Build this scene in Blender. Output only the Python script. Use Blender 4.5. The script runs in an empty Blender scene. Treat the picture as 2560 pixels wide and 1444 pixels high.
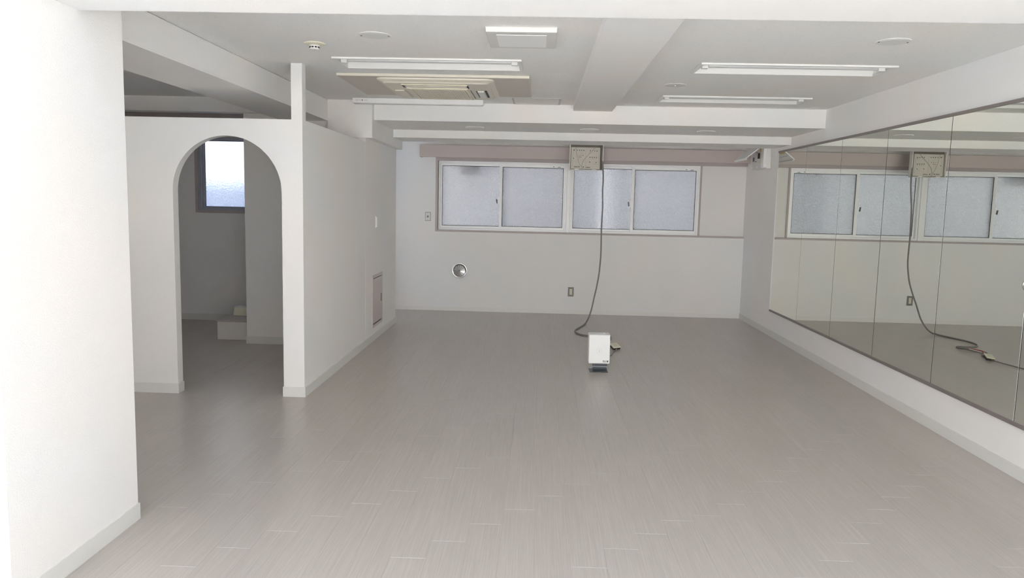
import bpy, bmesh, math, random
from mathutils import Matrix, Vector
random.seed(7)
PI = math.pi

# ---------------------------------------------------------------- camera, sky, exposure
scene = bpy.context.scene
COL = scene.collection
CAM_H = 1.46
F_PX, YAW, PITCH, ROLL = 1899.342, 0.0340254746, 0.112924373, 0.0225401502
cy, sy, cp, sp = math.cos(YAW), math.sin(YAW), math.cos(PITCH), math.sin(PITCH)
FWD = Vector((-sy * cp, cy * cp, -sp))
R0 = Vector((cy, sy, 0.0))
U0 = R0.cross(FWD)
RGT = R0 * math.cos(ROLL) + U0 * math.sin(ROLL)
UPV = U0 * math.cos(ROLL) - R0 * math.sin(ROLL)
cam_data = bpy.data.cameras.new('camera')
cam_data.sensor_width = 36.0
cam_data.sensor_fit = 'HORIZONTAL'
cam_data.lens = 36.0 * F_PX / 2560.0
cam_data.clip_start = 0.05
cam_data.clip_end = 200
cam = bpy.data.objects.new('camera', cam_data)
COL.objects.link(cam)
mw = Matrix((RGT, UPV, -FWD)).transposed().to_4x4()
mw.translation = Vector((0, 0, CAM_H))
cam.matrix_world = mw
scene.camera = cam

world = bpy.data.worlds.new('sky')
scene.world = world
world.use_nodes = True
bg = world.node_tree.nodes['Background']
bg.inputs['Color'].default_value = (0.84, 0.92, 1.0, 1)      # clear-day sky, the same all round
SKY = 2.5
bg.inputs['Strength'].default_value = SKY

sun_data = bpy.data.lights.new('sun', 'SUN')
sun_data.energy = 61.0
sun_data.color = (1.0, 0.985, 0.965)
sun_data.angle = 0.01
sun = bpy.data.objects.new('sun', sun_data)      # stands behind the building: lights the street and the houses opposite
COL.objects.link(sun)
sun.rotation_euler = Vector((-0.55, -1.0, -1.05)).to_track_quat('-Z', 'Y').to_euler()

scene.view_settings.view_transform = 'Standard'
scene.view_settings.look = 'None'
scene.view_settings.gamma = 1.0
scene.view_settings.use_curve_mapping = False
scene.view_settings.exposure = 0.0
scene.cycles.max_bounces = 16
scene.cycles.diffuse_bounces = 12
scene.cycles.glossy_bounces = 6
scene.cycles.transmission_bounces = 8
scene.cycles.use_denoising = True
scene.cycles.sample_clamp_indirect = 8.0

# ---------------------------------------------------------------- measured plan (metres; camera stands at x=0, y=0)
XR, YB, XP, YP, YE = 2.686, 10.092, -1.700, 5.431, 8.974
ZC, ZB1, ZB2, YB1, YB2, YB3 = 2.401, 2.228, 2.144, 7.440, 8.411, 8.960
XBM, XBM2, ZBM, YF = -2.053, -2.523, 2.203, 7.349
XBX, ZBX, ZT, YS = -1.625, 2.048, 2.012, 7.400
XC, YC, YC0, ZH, YH = -1.781, 3.244, 2.420, 2.153, 2.940
XL, YI, YFAR = -5.10, 7.408, 8.787
ZCB = 2.32
TS = 0.0012

# ---------------------------------------------------------------- materials
def new_mat(name):
    m = bpy.data.materials.new(name)
    m.use_nodes = True
    nt = m.node_tree
    b = nt.nodes['Principled BSDF']
    return m, nt, b

def plain(name, col, rough=0.5, metal=0.0, spec=0.5):
    m, nt, b = new_mat(name)
    b.inputs['Base Color'].default_value = (*col, 1)
    b.inputs['Roughness'].default_value = rough
    b.inputs['Metallic'].default_value = metal
    b.inputs['Specular IOR Level'].default_value = spec
    # fine procedural variation so that nothing is perfectly flat
    tc = nt.nodes.new('ShaderNodeTexCoord')
    n = nt.nodes.new('ShaderNodeTexNoise')
    n.inputs['Scale'].default_value = 40
    mr = nt.nodes.new('ShaderNodeMapRange')
    mr.inputs['To Min'].default_value = max(0.02, rough - 0.05)
    mr.inputs['To Max'].default_value = min(1, rough + 0.05)
    nt.links.new(tc.outputs['Object'], n.inputs['Vector'])
    nt.links.new(n.outputs['Fac'], mr.inputs['Value'])
    nt.links.new(mr.outputs['Result'], b.inputs['Roughness'])
    return m

def paper(name, col, scale=160, strength=0.42, dist=0.004, rough=0.75, speck=0.0, tint=0.02):
    """wall covering / ceiling board: fine relief, faint colour drift, optional dark pits"""
    m, nt, b = new_mat(name)
    geo = nt.nodes.new('ShaderNodeNewGeometry')
    n1 = nt.nodes.new('ShaderNodeTexNoise')
    n1.inputs['Scale'].default_value = scale
    n1.inputs['Detail'].default_value = 3
    n1.inputs['Roughness'].default_value = 0.6
    nt.links.new(geo.outputs['Position'], n1.inputs['Vector'])
    bump = nt.nodes.new('ShaderNodeBump')
    bump.inputs['Strength'].default_value = strength
    bump.inputs['Distance'].default_value = dist
    nt.links.new(n1.outputs['Fac'], bump.inputs['Height'])
    nt.links.new(bump.outputs['Normal'], b.inputs['Normal'])
    n2 = nt.nodes.new('ShaderNodeTexNoise')
    n2.inputs['Scale'].default_value = 1.3
    nt.links.new(geo.outputs['Position'], n2.inputs['Vector'])
    ramp = nt.nodes.new('ShaderNodeValToRGB')
    ramp.color_ramp.elements[0].position = 0.35
    ramp.color_ramp.elements[1].position = 0.65
    ramp.color_ramp.elements[0].color = (col[0] * (1 + tint), col[1], col[2] * (1 - tint), 1)
    ramp.color_ramp.elements[1].color = (col[0] * (1 - tint), col[1], col[2] * (1 + tint), 1)
    nt.links.new(n2.outputs['Fac'], ramp.inputs['Fac'])
    out = ramp.outputs['Color']
    if speck:
        n3 = nt.nodes.new('ShaderNodeTexNoise')
        n3.inputs['Scale'].default_value = scale * 0.55
        n3.inputs['Detail'].default_value = 2
        nt.links.new(geo.outputs['Position'], n3.inputs['Vector'])
        r3 = nt.nodes.new('ShaderNodeValToRGB')
        r3.color_ramp.elements[0].position = 0.27
        r3.color_ramp.elements[1].position = 0.36
        r3.color_ramp.elements[0].color = (1 - speck,) * 3 + (1,)
        r3.color_ramp.elements[1].color = (1, 1, 1, 1)
        nt.links.new(n3.outputs['Fac'], r3.inputs['Fac'])
        mx = nt.nodes.new('ShaderNodeMixRGB')
        mx.blend_type = 'MULTIPLY'
        mx.inputs['Fac'].default_value = 1
        nt.links.new(out, mx.inputs['Color1'])
        nt.links.new(r3.outputs['Color'], mx.inputs['Color2'])
        out = mx.outputs['Color']
    nt.links.new(out, b.inputs['Base Color'])
    b.inputs['Roughness'].default_value = rough
    b.inputs['Specular IOR Level'].default_value = 0.25
    return m

def plank_mat():
    m, nt, b = new_mat('plank_vinyl')
    geo = nt.nodes.new('ShaderNodeNewGeometry')
    info = nt.nodes.new('ShaderNodeObjectInfo')
    mp = nt.nodes.new('ShaderNodeMapping')
    mp.inputs['Scale'].default_value = (1.0, 0.012, 1.0)
    add = nt.nodes.new('ShaderNodeVectorMath')
    add.operation = 'ADD'
    sc = nt.nodes.new('ShaderNodeVectorMath')
    sc.operation = 'SCALE'
    sc.inputs[0].default_value = (3.1, 1.7, 5.3)
    nt.links.new(info.outputs['Random'], sc.inputs['Scale'])
    nt.links.new(geo.outputs['Position'], mp.inputs['Vector'])
    nt.links.new(mp.outputs['Vector'], add.inputs[0])
    nt.links.new(sc.outputs['Vector'], add.inputs[1])
    n1 = nt.nodes.new('ShaderNodeTexNoise')
    n1.inputs['Scale'].default_value = 230
    n1.inputs['Detail'].default_value = 4
    n1.inputs['Roughness'].default_value = 0.65
    n1.inputs['Distortion'].default_value = 0.4
    nt.links.new(add.outputs['Vector'], n1.inputs['Vector'])
    ramp = nt.nodes.new('ShaderNodeValToRGB')
    e = ramp.color_ramp.elements
    e[0].position = 0.30
    e[0].color = (0.450, 0.410, 0.376, 1)
    e[1].position = 0.72
    e[1].color = (0.557, 0.519, 0.482, 1)
    mid = ramp.color_ramp.elements.new(0.52)
    mid.color = (0.495, 0.456, 0.422, 1)
    nt.links.new(n1.outputs['Fac'], ramp.inputs['Fac'])
    mr = nt.nodes.new('ShaderNodeMapRange')
    mr.inputs['To Min'].default_value = 0.985
    mr.inputs['To Max'].default_value = 1.015
    nt.links.new(info.outputs['Random'], mr.inputs['Value'])
    hs = nt.nodes.new('ShaderNodeHueSaturation')
    nt.links.new(mr.outputs['Result'], hs.inputs['Value'])
    nt.links.new(ramp.outputs['Color'], hs.inputs['Color'])
    nt.links.new(hs.outputs['Color'], b.inputs['Base Color'])
    b.inputs['Roughness'].default_value = 0.30
    b.inputs['Specular IOR Level'].default_value = 0.55
    bump = nt.nodes.new('ShaderNodeBump')
    bump.inputs['Strength'].default_value = 0.10
    bump.inputs['Distance'].default_value = 0.001
    nt.links.new(n1.outputs['Fac'], bump.inputs['Height'])
    nt.links.new(bump.outputs['Normal'], b.inputs['Normal'])
    return m

def frosted(name, scale=78, diff=(0.69, 0.672, 0.655), mix=0.45, rcol=(0.80, 0.78, 0.77), rough=0.22):
    """hammered obscure glass: half scattering, half rough refraction, dimpled"""
    m = bpy.data.materials.new(name)
    m.use_nodes = True
    nt = m.node_tree
    nt.nodes.remove(nt.nodes['Principled BSDF'])
    out = nt.nodes['Material Output']
    geo = nt.nodes.new('ShaderNodeNewGeometry')
    v = nt.nodes.new('ShaderNodeTexVoronoi')
    v.feature = 'SMOOTH_F1'
    v.inputs['Scale'].default_value = scale
    v.inputs['Smoothness'].default_value = 0.6
    nt.links.new(geo.outputs['Position'], v.inputs['Vector'])
    bump = nt.nodes.new('ShaderNodeBump')
    bump.inputs['Strength'].default_value = 0.9
    bump.inputs['Distance'].default_value = 0.010
    nt.links.new(v.outputs['Distance'], bump.inputs['Height'])
    tr = nt.nodes.new('ShaderNodeBsdfTranslucent')
    tr.inputs['Color'].default_value = (*diff, 1)
    nt.links.new(bump.outputs['Normal'], tr.inputs['Normal'])
    rf = nt.nodes.new('ShaderNodeBsdfRefraction')
    rf.inputs['IOR'].default_value = 1.12
    rf.inputs['Roughness'].default_value = rough
    rf.inputs['Color'].default_value = (*rcol, 1)
    nt.links.new(bump.outputs['Normal'], rf.inputs['Normal'])
    gl = nt.nodes.new('ShaderNodeBsdfGlossy')
    gl.inputs['Roughness'].default_value = 0.25
    nt.links.new(bump.outputs['Normal'], gl.inputs['Normal'])
    mx = nt.nodes.new('ShaderNodeMixShader')
    mx.inputs['Fac'].default_value = mix
    nt.links.new(tr.outputs[0], mx.inputs[1])
    nt.links.new(rf.outputs[0], mx.inputs[2])
    mx2 = nt.nodes.new('ShaderNodeMixShader')
    mx2.inputs['Fac'].default_value = 0.06
    nt.links.new(mx.outputs[0], mx2.inputs[1])
    nt.links.new(gl.outputs[0], mx2.inputs[2])
    nt.links.new(mx2.outputs[0], out.inputs['Surface'])
    return m

WALL = (0.862, 0.853, 0.843)
M = {}
M['wall'] = paper('wall_paper', WALL)
M['ceiling'] = paper('ceiling_board', (0.89, 0.885, 0.875), scale=120, strength=0.8, dist=0.006, rough=0.85, speck=0.11)
M['beam'] = paper('beam_paper', WALL, scale=150, strength=0.5)
M['base'] = plain('baseboard_vinyl', (0.74, 0.74, 0.715), 0.45)
M['base_back'] = plain('baseboard_vinyl_white', (0.83, 0.82, 0.80), 0.5)
M['plank'] = plank_mat()
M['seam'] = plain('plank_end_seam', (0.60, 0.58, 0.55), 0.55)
M['subfloor'] = plain('subfloor', (0.42, 0.39, 0.36), 0.8)
M['alu'] = plain('white_aluminium', (0.94, 0.945, 0.95), 0.3)
M['grey_alu'] = plain('grey_aluminium', (0.42, 0.44, 0.50), 0.35, 0.3)
M['gasket'] = plain('dark_gasket', (0.05, 0.055, 0.06), 0.6)
M['trim_brown'] = plain('brown_pink_trim', (0.50, 0.445, 0.435), 0.5)
M['pelmet'] = plain('pink_beige_pelmet', (0.56, 0.485, 0.465), 0.5)
M['glass'] = frosted('hammered_glass')
M['glass_coarse'] = frosted('coarse_hammered_glass', 58, (0.85, 0.88, 0.95), 0.80, (0.95, 0.97, 1.0), 0.48)
M['lamp_white'] = plain('lamp_enamel', (0.81, 0.81, 0.795), 0.45)
M['lamp_grey'] = plain('lamp_grey_steel', (0.62, 0.63, 0.63), 0.35, 0.4)  # grey for the batten underside, downlight lenses and rating label
M['hatch_frame'] = plain('hatch_frame', (0.48, 0.47, 0.46), 0.5)
M['tube'] = plain('tube_glass', (0.52, 0.53, 0.53), 0.25)
M['socket_white'] = plain('lampholder_plastic', (0.82, 0.82, 0.80), 0.4)
M['beige'] = plain('aged_beige_plastic', (0.73, 0.69, 0.60), 0.45)
M['beige_panel'] = plain('aged_deck_panel', (0.62, 0.575, 0.53), 0.55)
M['cream'] = plain('cream_plastic', (0.78, 0.745, 0.60), 0.45)
M['cream_grille'] = plain('cream_grille', (0.76, 0.735, 0.61), 0.5)
M['dark'] = plain('dark_slot', (0.03, 0.027, 0.025), 0.6)
M['darkgrey'] = plain('dark_grey_plastic', (0.12, 0.12, 0.125), 0.5)
M['white'] = plain('white_plastic', (0.86, 0.865, 0.865), 0.35)
M['offwhite'] = plain('offwhite_plastic', (0.78, 0.78, 0.755), 0.45)
M['vent_panel'] = plain('vent_panel', (0.70, 0.695, 0.685), 0.5)
M['steel'] = plain('foot_steel', (0.085, 0.095, 0.11), 0.35, 0.2)
M['steel_edge'] = plain('foot_steel_edge', (0.42, 0.45, 0.50), 0.3, 0.4)
M['chrome'] = plain('chrome', (0.82, 0.82, 0.82), 0.12, 1.0)
M['plate_steel'] = plain('plate_steel', (0.26, 0.25, 0.235), 0.45, 0.15)
M['panel_cream'] = plain('aged_control_panel', (0.66, 0.63, 0.56), 0.55)
M['panel_frame'] = plain('control_panel_frame', (0.84, 0.825, 0.78), 0.5)
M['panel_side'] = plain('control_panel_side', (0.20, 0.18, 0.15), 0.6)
M['print'] = plain('print_ink', (0.07, 0.066, 0.06), 0.7)
M['print_faint'] = plain('faint_print_ink', (0.46, 0.44, 0.395), 0.7)
M['cable'] = plain('grey_cable', (0.25, 0.235, 0.23), 0.55)
M['cable_thin'] = plain('thin_cable', (0.40, 0.375, 0.33), 0.55)
M['red'] = plain('red_wire', (0.45, 0.10, 0.09), 0.5)
M['yellow'] = plain('yellowed_stain', (0.66, 0.50, 0.18), 0.6)
M['access'] = plain('pink_beige_door', (0.56, 0.50, 0.475), 0.36)
M['access_frame'] = plain('pink_beige_frame', (0.60, 0.545, 0.52), 0.4)
M['step_face'] = plain('step_face', (0.72, 0.69, 0.66), 0.6)
M['step_top'] = plain('step_tread', (0.50, 0.45, 0.43), 0.45)
M['mirror_trim'] = plain('mirror_trim', (0.27, 0.24, 0.23), 0.4, 0.3)
M['mirror_back'] = plain('mirror_backing', (0.10, 0.095, 0.09), 0.7)
M['ext'] = paper('neighbour_render', (0.60, 0.62, 0.66), scale=20, strength=0.2, rough=0.9)
M['ext_dark'] = paper('boundary_render', (0.20, 0.23, 0.32), scale=20, strength=0.2, rough=0.9)
M['facade'] = paper('facade_render', (0.245, 0.241, 0.238), scale=20, strength=0.2, rough=0.9)
M['ground'] = paper('pavement', (0.70, 0.695, 0.685), scale=30, strength=0.2, rough=0.9)
mm, nt, b = new_mat('mirror_glass')
b.inputs['Base Color'].default_value = (0.875, 0.895, 0.835, 1)
b.inputs['Metallic'].default_value = 1
b.inputs['Roughness'].default_value = 0.0
M['mirror'] = mm

# ---------------------------------------------------------------- helpers
def box_bm(bm, x0, x1, y0, y1, z0, z1):
    vs = [bm.verts.new((x, y, z)) for z in (z0, z1) for y in (y0, y1) for x in (x0, x1)]
    for f in ((0, 2, 3, 1), (4, 5, 7, 6), (0, 1, 5, 4), (2, 6, 7, 3), (0, 4, 6, 2), (1, 3, 7, 5)):
        bm.faces.new([vs[i] for i in f])
    return vs

def finish(name, bm, mat, parent=None, bevel=0.0, segs=2, smooth=False, loc=None):
    bmesh.ops.recalc_face_normals(bm, faces=bm.faces)
    me = bpy.data.meshes.new(name)
    bm.to_mesh(me)
    bm.free()
    if smooth:
        for p in me.polygons:
            p.use_smooth = True
    if isinstance(mat, str):
        mat = M[mat]
    me.materials.append(mat)
    o = bpy.data.objects.new(name, me)
    COL.objects.link(o)
    if parent is not None:
        o.parent = parent
    if loc is not None:
        o.location = loc
    if bevel > 0:
        md = o.modifiers.new('edge', 'BEVEL')
        md.width = bevel
        md.segments = segs
        md.limit_method = 'ANGLE'
    return o

def boxes(name, lst, mat, parent=None, bevel=0.0, segs=2):
    bm = bmesh.new()
    for b_ in lst:
        box_bm(bm, *b_)
    return finish(name, bm, mat, parent, bevel, segs)

def empty(name, loc):
    o = bpy.data.objects.new(name, None)
    COL.objects.link(o)
    o.location = loc
    return o

def tag(o, label, cat, group=None, kind=None):
    o['label'] = label
    o['category'] = cat
    if group:
        o['group'] = group
    if kind:
        o['kind'] = kind
    return o

def struct(o, label, cat):
    return tag(o, label, cat, None, 'structure')

def lathe(bm, prof, n=32, axis='z', c=(0, 0, 0)):
    """prof: list of (radius, height)"""
    rings = []
    for r, h in prof:
        ring = []
        for i in range(n):
            a = 2 * PI * i / n
            if axis == 'z':
                p = (c[0] + r * math.cos(a), c[1] + r * math.sin(a), c[2] + h)
            else:                                   # axis y, heights grow towards -y
                p = (c[0] + r * math.cos(a), c[1] - h, c[2] + r * math.sin(a))
            ring.append(bm.verts.new(p))
        rings.append(ring)
    for a_, b_ in zip(rings, rings[1:]):
        for i in range(n):
            bm.faces.new((a_[i], a_[(i + 1) % n], b_[(i + 1) % n], b_[i]))
    bm.faces.new(rings[0])
    bm.faces.new(rings[-1])

def tube_curve(name, pts, r, mat, parent=None):
    cu = bpy.data.curves.new(name, 'CURVE')
    cu.dimensions = '3D'
    cu.bevel_depth = r
    cu.bevel_resolution = 3
    cu.use_fill_caps = True
    s = cu.splines.new('NURBS')
    s.points.add(len(pts) - 1)
    for p, q in zip(s.points, pts):
        p.co = (*q, 1)
    s.order_u = 3
    s.use_endpoint_u = True
    s.resolution_u = 6
    cu.materials.append(M[mat])
    tmp = bpy.data.objects.new(name + '_path', cu)
    COL.objects.link(tmp)
    dg = bpy.context.evaluated_depsgraph_get()
    me = bpy.data.meshes.new_from_object(tmp.evaluated_get(dg))
    bpy.data.objects.remove(tmp)
    bpy.data.curves.remove(cu)
    me.name = name
    for p in me.polygons:
        p.use_smooth = True
    o = bpy.data.objects.new(name, me)
    COL.objects.link(o)
    if parent:
        o.parent = parent
    return o

def copy_tree(o, parent=None):
    c = o.copy()
    COL.objects.link(c)
    if parent is not None:
        c.parent = parent
    for ch in list(o.children):
        copy_tree(ch, c)
    return c

# ================================================================ STRUCTURE
# ---- walls
W = 0.14
# right wall
struct(boxes('wall_right', [(XR, XR + W, YC0 - 0.1, YB + 0.3, -0.1, 2.6)], 'wall'),
       'white papered wall behind the mirrors, running down the room', 'wall')
# back wall with the window recess (recess closed by the windows)
WX0, WX1, WZ0, WZ1 = -1.385, XR, 1.072, 2.12
struct(boxes('wall_back', [
    (-2.85, XR + W, YB, YB + 0.22, -0.1, WZ0),
    (-2.85, WX0, YB, YB + 0.22, WZ0, 2.6),
    (WX0, XR + W, YB, YB + 0.22, WZ1, 2.6),
    (2.105, XR + W, YB + 0.05, YB + 0.22, WZ0, WZ1)], 'wall'),
    'white papered end wall below and around the frosted windows', 'wall')
# front wall left of the opening (the column the photo looks past), camera side face is outdoors
struct(boxes('wall_front', [(-2.45, XC, YC0, YC, -0.1, 2.6), (XL - W, -4.45, YC0, YC0 + 0.2, -0.1, 2.6), (-3.50, -2.45, YC0, YC0 + 0.2, -0.1, 2.6), (-4.45, -3.50, YC0, YC0 + 0.2, 2.10, 2.6), (-4.45, -3.50, YC0, YC0 + 0.2, -0.1, 0.8)], 'wall'),
       'broad white papered column standing closest, beside the front opening', 'wall')
# left wall of the side area and far wall of the inner room with the window hole
struct(boxes('wall_left', [(XL - W, XL, YC0, YFAR + 0.12, -0.1, 2.6)], 'wall'),
       'white side wall hidden beyond the arch', 'wall')
IWX0, IWX1, IWZ0, IWZ1 = -3.985, -3.02, 1.295, 2.135
struct(boxes('wall_far', [
    (XL, IWX0, YFAR, YFAR + 0.12, -0.1, 2.6),
    (IWX1, XP - 0.08, YFAR, YFAR + 0.12, -0.1, 2.6),
    (IWX0, IWX1, YFAR, YFAR + 0.12, -0.1, IWZ0),
    (IWX0, IWX1, YFAR, YFAR + 0.12, IWZ1, 2.6)], 'wall'),
    'shaded wall with the bright window, seen through the arch', 'wall')
struct(boxes('wall_inner', [(-2.897, XP - 0.08, YI, YI + 0.10, -0.1, 2.6)], 'wall'),
       'shaded wall return seen through the arch beside the window', 'wall')
# alcove behind the partition: its own side wall with a window opening
struct(boxes('wall_alcove', [
    (-2.85, -2.72, YFAR + 0.12, YB + 0.22, -0.1, 0.75),
    (-2.85, -2.72, YFAR + 0.12, YB + 0.22, 2.05, 2.6),
    (-2.85, -2.72, YFAR + 0.12, 9.02, 0.75, 2.05),
    (-2.85, -2.72, 10.02, YB + 0.22, 0.75, 2.05)], 'wall'),
    'side wall of the alcove tucked behind the long partition', 'wall')
# long partition: low section, then the section that meets the boxed beam
part = boxes('wall_partition', [(XP - 0.08, XP, YP + 0.08, YS, -0.1, ZT)], 'wall')
struct(part, 'white partition wall running down the room beside the arch', 'wall')
boxes('tall_section', [(XP - 0.08, XP + TS, YS, YE, -0.1, ZBX + 0.02)], 'wall', part)

# arch wall
AX0, AX1, AZS = -2.648, -1.854, 1.494
ar = (AX1 - AX0) / 2
ac = (AX0 + AX1) / 2
def arch_wall():
    bm = bmesh.new()
    x0, x1, zt = XL, XP, ZT
    outl = [(x0, -0.1), (AX0, -0.1), (AX0, AZS)]
    N = 40
    for i in range(1, N):
        a = PI - PI * i / N
        outl.append((ac + ar * math.cos(a), AZS + ar * math.sin(a)))
    outl += [(AX1, AZS), (AX1, -0.1), (x1, -0.1), (x1, zt), (x0, zt)]
    def strip(lo, hi):
        for (a0, b0), (a1, b1) in zip(zip(lo, hi), zip(lo[1:], hi[1:])):
            q = [(a0, 0), (a1, 0), (b1, 0), (b0, 0)]
            f_ = [bm.verts.new((p[0], YP, p[1])) for p, _ in q]
            k_ = [bm.verts.new((p[0], YP + 0.08, p[1])) for p, _ in q]
            bm.faces.new(f_)
            bm.faces.new(list(reversed(k_)))
            bm.faces.new((f_[1], f_[0], k_[0], k_[1]))
            bm.faces.new((f_[3], f_[2], k_[2], k_[3]))
    curve = outl[2:-5] + [(AX1, AZS)]
    strip(curve, [(x, zt) for x, z in curve])
    for xa, xb in ((x0, AX0), (AX1, x1)):
        strip([(xa, -0.1), (xb, -0.1)], [(xa, AZS), (xb, AZS)])
        strip([(xa, AZS), (xb, AZS)], [(xa, zt), (xb, zt)])
    for x in (x0, AX0, AX1, x1):
        zz = zt if x in (x0, x1) else AZS
        bm.faces.new([bm.verts.new(p) for p in ((x, YP, -0.1), (x, YP + 0.08, -0.1), (x, YP + 0.08, zz), (x, YP, zz))])
    bmesh.ops.remove_doubles(bm, verts=bm.verts, dist=1e-5)
    inner = [f for f in bm.faces if len(f.verts) == 4 and abs(f.normal.z) > 0.9 and all(abs(v.co.z - AZS) < 1e-4 for v in f.verts)]
    bmesh.ops.delete(bm, geom=inner, context='FACES')
    return finish('wall_arch', bm, 'wall')
aw = struct(arch_wall(), 'white wall with a round-topped arch doorway', 'wall')
boxes('post', [(-1.779, XP, YP, YP + 0.08, ZT, ZC + 0.05)], 'wall', aw)

# ---- ceiling with beams and dropped fields
ceil = boxes('ceiling', [
    (XL - W, XR + W, YC0 - 0.1, YB2, ZC, ZC + 0.2),
    (XL - W, XP, YB2, YFAR + 0.12, ZC, ZC + 0.2),
    (-2.85, XR + W, YB2, YB + 0.22, ZCB, ZC + 0.2)], 'ceiling')
struct(ceil, 'pale grey rough-textured ceiling over the whole room', 'ceiling')
boxes('long_beam', [(XBM2, XBM, YC0, YI, ZBM, ZC - 0.004), (XBM2, XBM - 0.05, YC0, YI, ZC - 0.004, ZC + 0.02)], 'beam', ceil)
boxes('boxed_beam', [(XBM, XBX, YF, YB3, ZBX, ZC + 0.05)], 'beam', ceil)
boxes('inner_beam', [(XL, XBM2, 7.315, YI + 0.05, 2.262, ZC + 0.05)], 'beam', ceil)
boxes('shallow_beam', [(0.295, 0.665, YH, YB1, 2.346, ZC + 0.05)], 'beam', ceil)
boxes('front_beam', [(XC - 0.01, XR + 0.01, YC0, YH, ZH, ZC + 0.05)], 'beam', ceil)
dr = boxes('dropped_field', [(XBX, XR, YB1 + 0.012, YB3 - 0.02, ZB1, ZC + 0.05)], 'ceiling', ceil)
boxes('dropped_edge', [(XBX, XR, YB1, YB1 + 0.012, ZB1 - 0.002, ZC + 0.05)], 'beam', dr)
boxes('cross_beam', [(XBX, XR, YB2, YB3, ZB2, ZB1 + 0.05)], 'beam', ceil)

def ragged(name, y, z, d0, d1, parent):
    bm = bmesh.new()
    x = XBX + 0.01
    rows = []
    while x < XR - 0.02:
        d_ = d0 + (d1 - d0) * random.random() ** 2
        if 0.26 < x < 0.69 and z > 2.3:
            x += 0.45
            rows.append(None)
            continue
        rows.append([bm.verts.new((x, y + 0.002, z - 0.0012)), bm.verts.new((x, y - d_, z - 0.0012)), bm.verts.new((x, y - d_, z + 0.001)), bm.verts.new((x, y + 0.002, z + 0.001))])
        x += random.uniform(0.008, 0.05)
    for p, q in zip(rows, rows[1:]):
        if p and q:
            for i in range(4):
                j = (i + 1) % 4
                bm.faces.new((p[i], p[j], q[j], q[i]))
    return finish(name, bm, 'beam', parent)
ragged('paper_edge', YB1, ZC, 0.004, 0.05, ceil)
ragged('paper_edge', YB2, ZB1, 0.004, 0.06, ceil)

# ---- baseboards
bh, bt = 0.074, 0.006
struct(boxes('baseboard_right', [(XR - bt, XR, YC0, YB, 0, bh)], 'base'), 'pale vinyl skirting under the mirrors', 'baseboard')
struct(boxes('baseboard_back', [(-2.7, XR - bt, YB - 0.003, YB, 0, 0.055)], 'base_back'), 'pale vinyl skirting along the window wall', 'baseboard')
struct(boxes('baseboard_partition', [(XP, XP + 0.008, YP - bt, YE + bt, 0, bh)], 'base'), 'pale vinyl skirting along the long partition', 'baseboard')
struct(boxes('baseboard_arch', [
    (XL, AX0 + bt, YP - bt, YP, 0, bh), (AX1 - bt, XP, YP - bt, YP, 0, bh),
    (AX0, AX0 + bt, YP, YP + 0.08 + bt, 0, bh), (AX1 - bt, AX1, YP, YP + 0.08 + bt, 0, bh)], 'base'),
    'pale vinyl skirting round the foot of the arch', 'baseboard')
struct(boxes('baseboard_front', [(XC, XC + bt, YC0, YC + bt, 0, bh), (-2.45, XC, YC, YC + bt, 0, bh)], 'base'),
       'pale vinyl skirting on the broad near column', 'baseboard')
struct(boxes('baseboard_inner', [(-2.897 - bt, XP - 0.08, YI - bt, YI, 0, bh), (XL, -3.29, YFAR - bt, YFAR, 0, bh)], 'base'),
       'shaded skirting in the room beyond the arch', 'baseboard')

# ---- floor: subfloor slab + individual planks
floor = boxes('floor', [(XL - W, XR + W, YC0 - 0.15, YB + 0.2, -0.12, -0.0031)], 'subfloor')
struct(floor, 'greige wood-look plank floor', 'floor')
PW, PL, PX0 = 0.1484, 0.915, 0.0145
joint = {-8: 4.086, -7: 4.260, -6: 3.507, -5: 3.684, -4: 3.880, -3: 3.132, -2: 3.323, -1: 3.502, 0: 3.685, 1: 3.857,
         2: 3.120, 3: 3.283, 4: 3.438, 5: 3.511, 6: 3.664, 7: 3.839, 8: 3.084, 9: 3.264, 10: 3.492, 11: 3.662,
         12: 3.835, 13: 4.003, 14: 3.27, 15: 3.43, 16: 3.60, 17: 3.78, 18: 3.95}
for k in range(-9, -42, -1):
    joint[k] = joint[k + 1] - 0.176

def plank_mesh(wx, ly):
    g = 0.0
    ec, sc_ = 0.0016, 0.0003
    hx, hy = wx / 2 - g, ly / 2 - g
    V = [(-hx, -hy, -0.003), (hx, -hy, -0.003), (hx, hy, -0.003), (-hx, hy, -0.003),
         (-hx, -hy, -0.0006), (hx, -hy, -0.0006), (hx, hy, -0.0006), (-hx, hy, -0.0006),
         (-hx + sc_, -hy + ec, 0), (hx - sc_, -hy + ec, 0), (hx - sc_, hy - ec, 0), (-hx + sc_, hy - ec, 0)]
    Fc = [(0, 3, 2, 1), (8, 9, 10, 11)]
    for a in range(4):
        b_ = (a + 1) % 4
        Fc.append((a, b_, 4 + b_, 4 + a))
        Fc.append((4 + a, 4 + b_, 8 + b_, 8 + a))
    return V, Fc

mesh_cache = {}
def plank_data(wx, ly):
    key = (round(wx, 4), round(ly, 4))
    if key not in mesh_cache:
        me = bpy.data.meshes.new('plank')
        V, Fc = plank_mesh(*key)
        me.from_pydata(V, [], Fc)
        me.materials.append(M['plank'])
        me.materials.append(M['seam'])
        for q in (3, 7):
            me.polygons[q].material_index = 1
        mesh_cache[key] = me
    return mesh_cache[key]

def pixel(p):
    d = Vector(p) - Vector((0, 0, CAM_H))
    z = d.dot(FWD)
    if z <= 0.1:
        return -1e5, -1e5
    return 1280 + F_PX * d.dot(RGT) / z, 722 - F_PX * d.dot(UPV) / z

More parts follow.
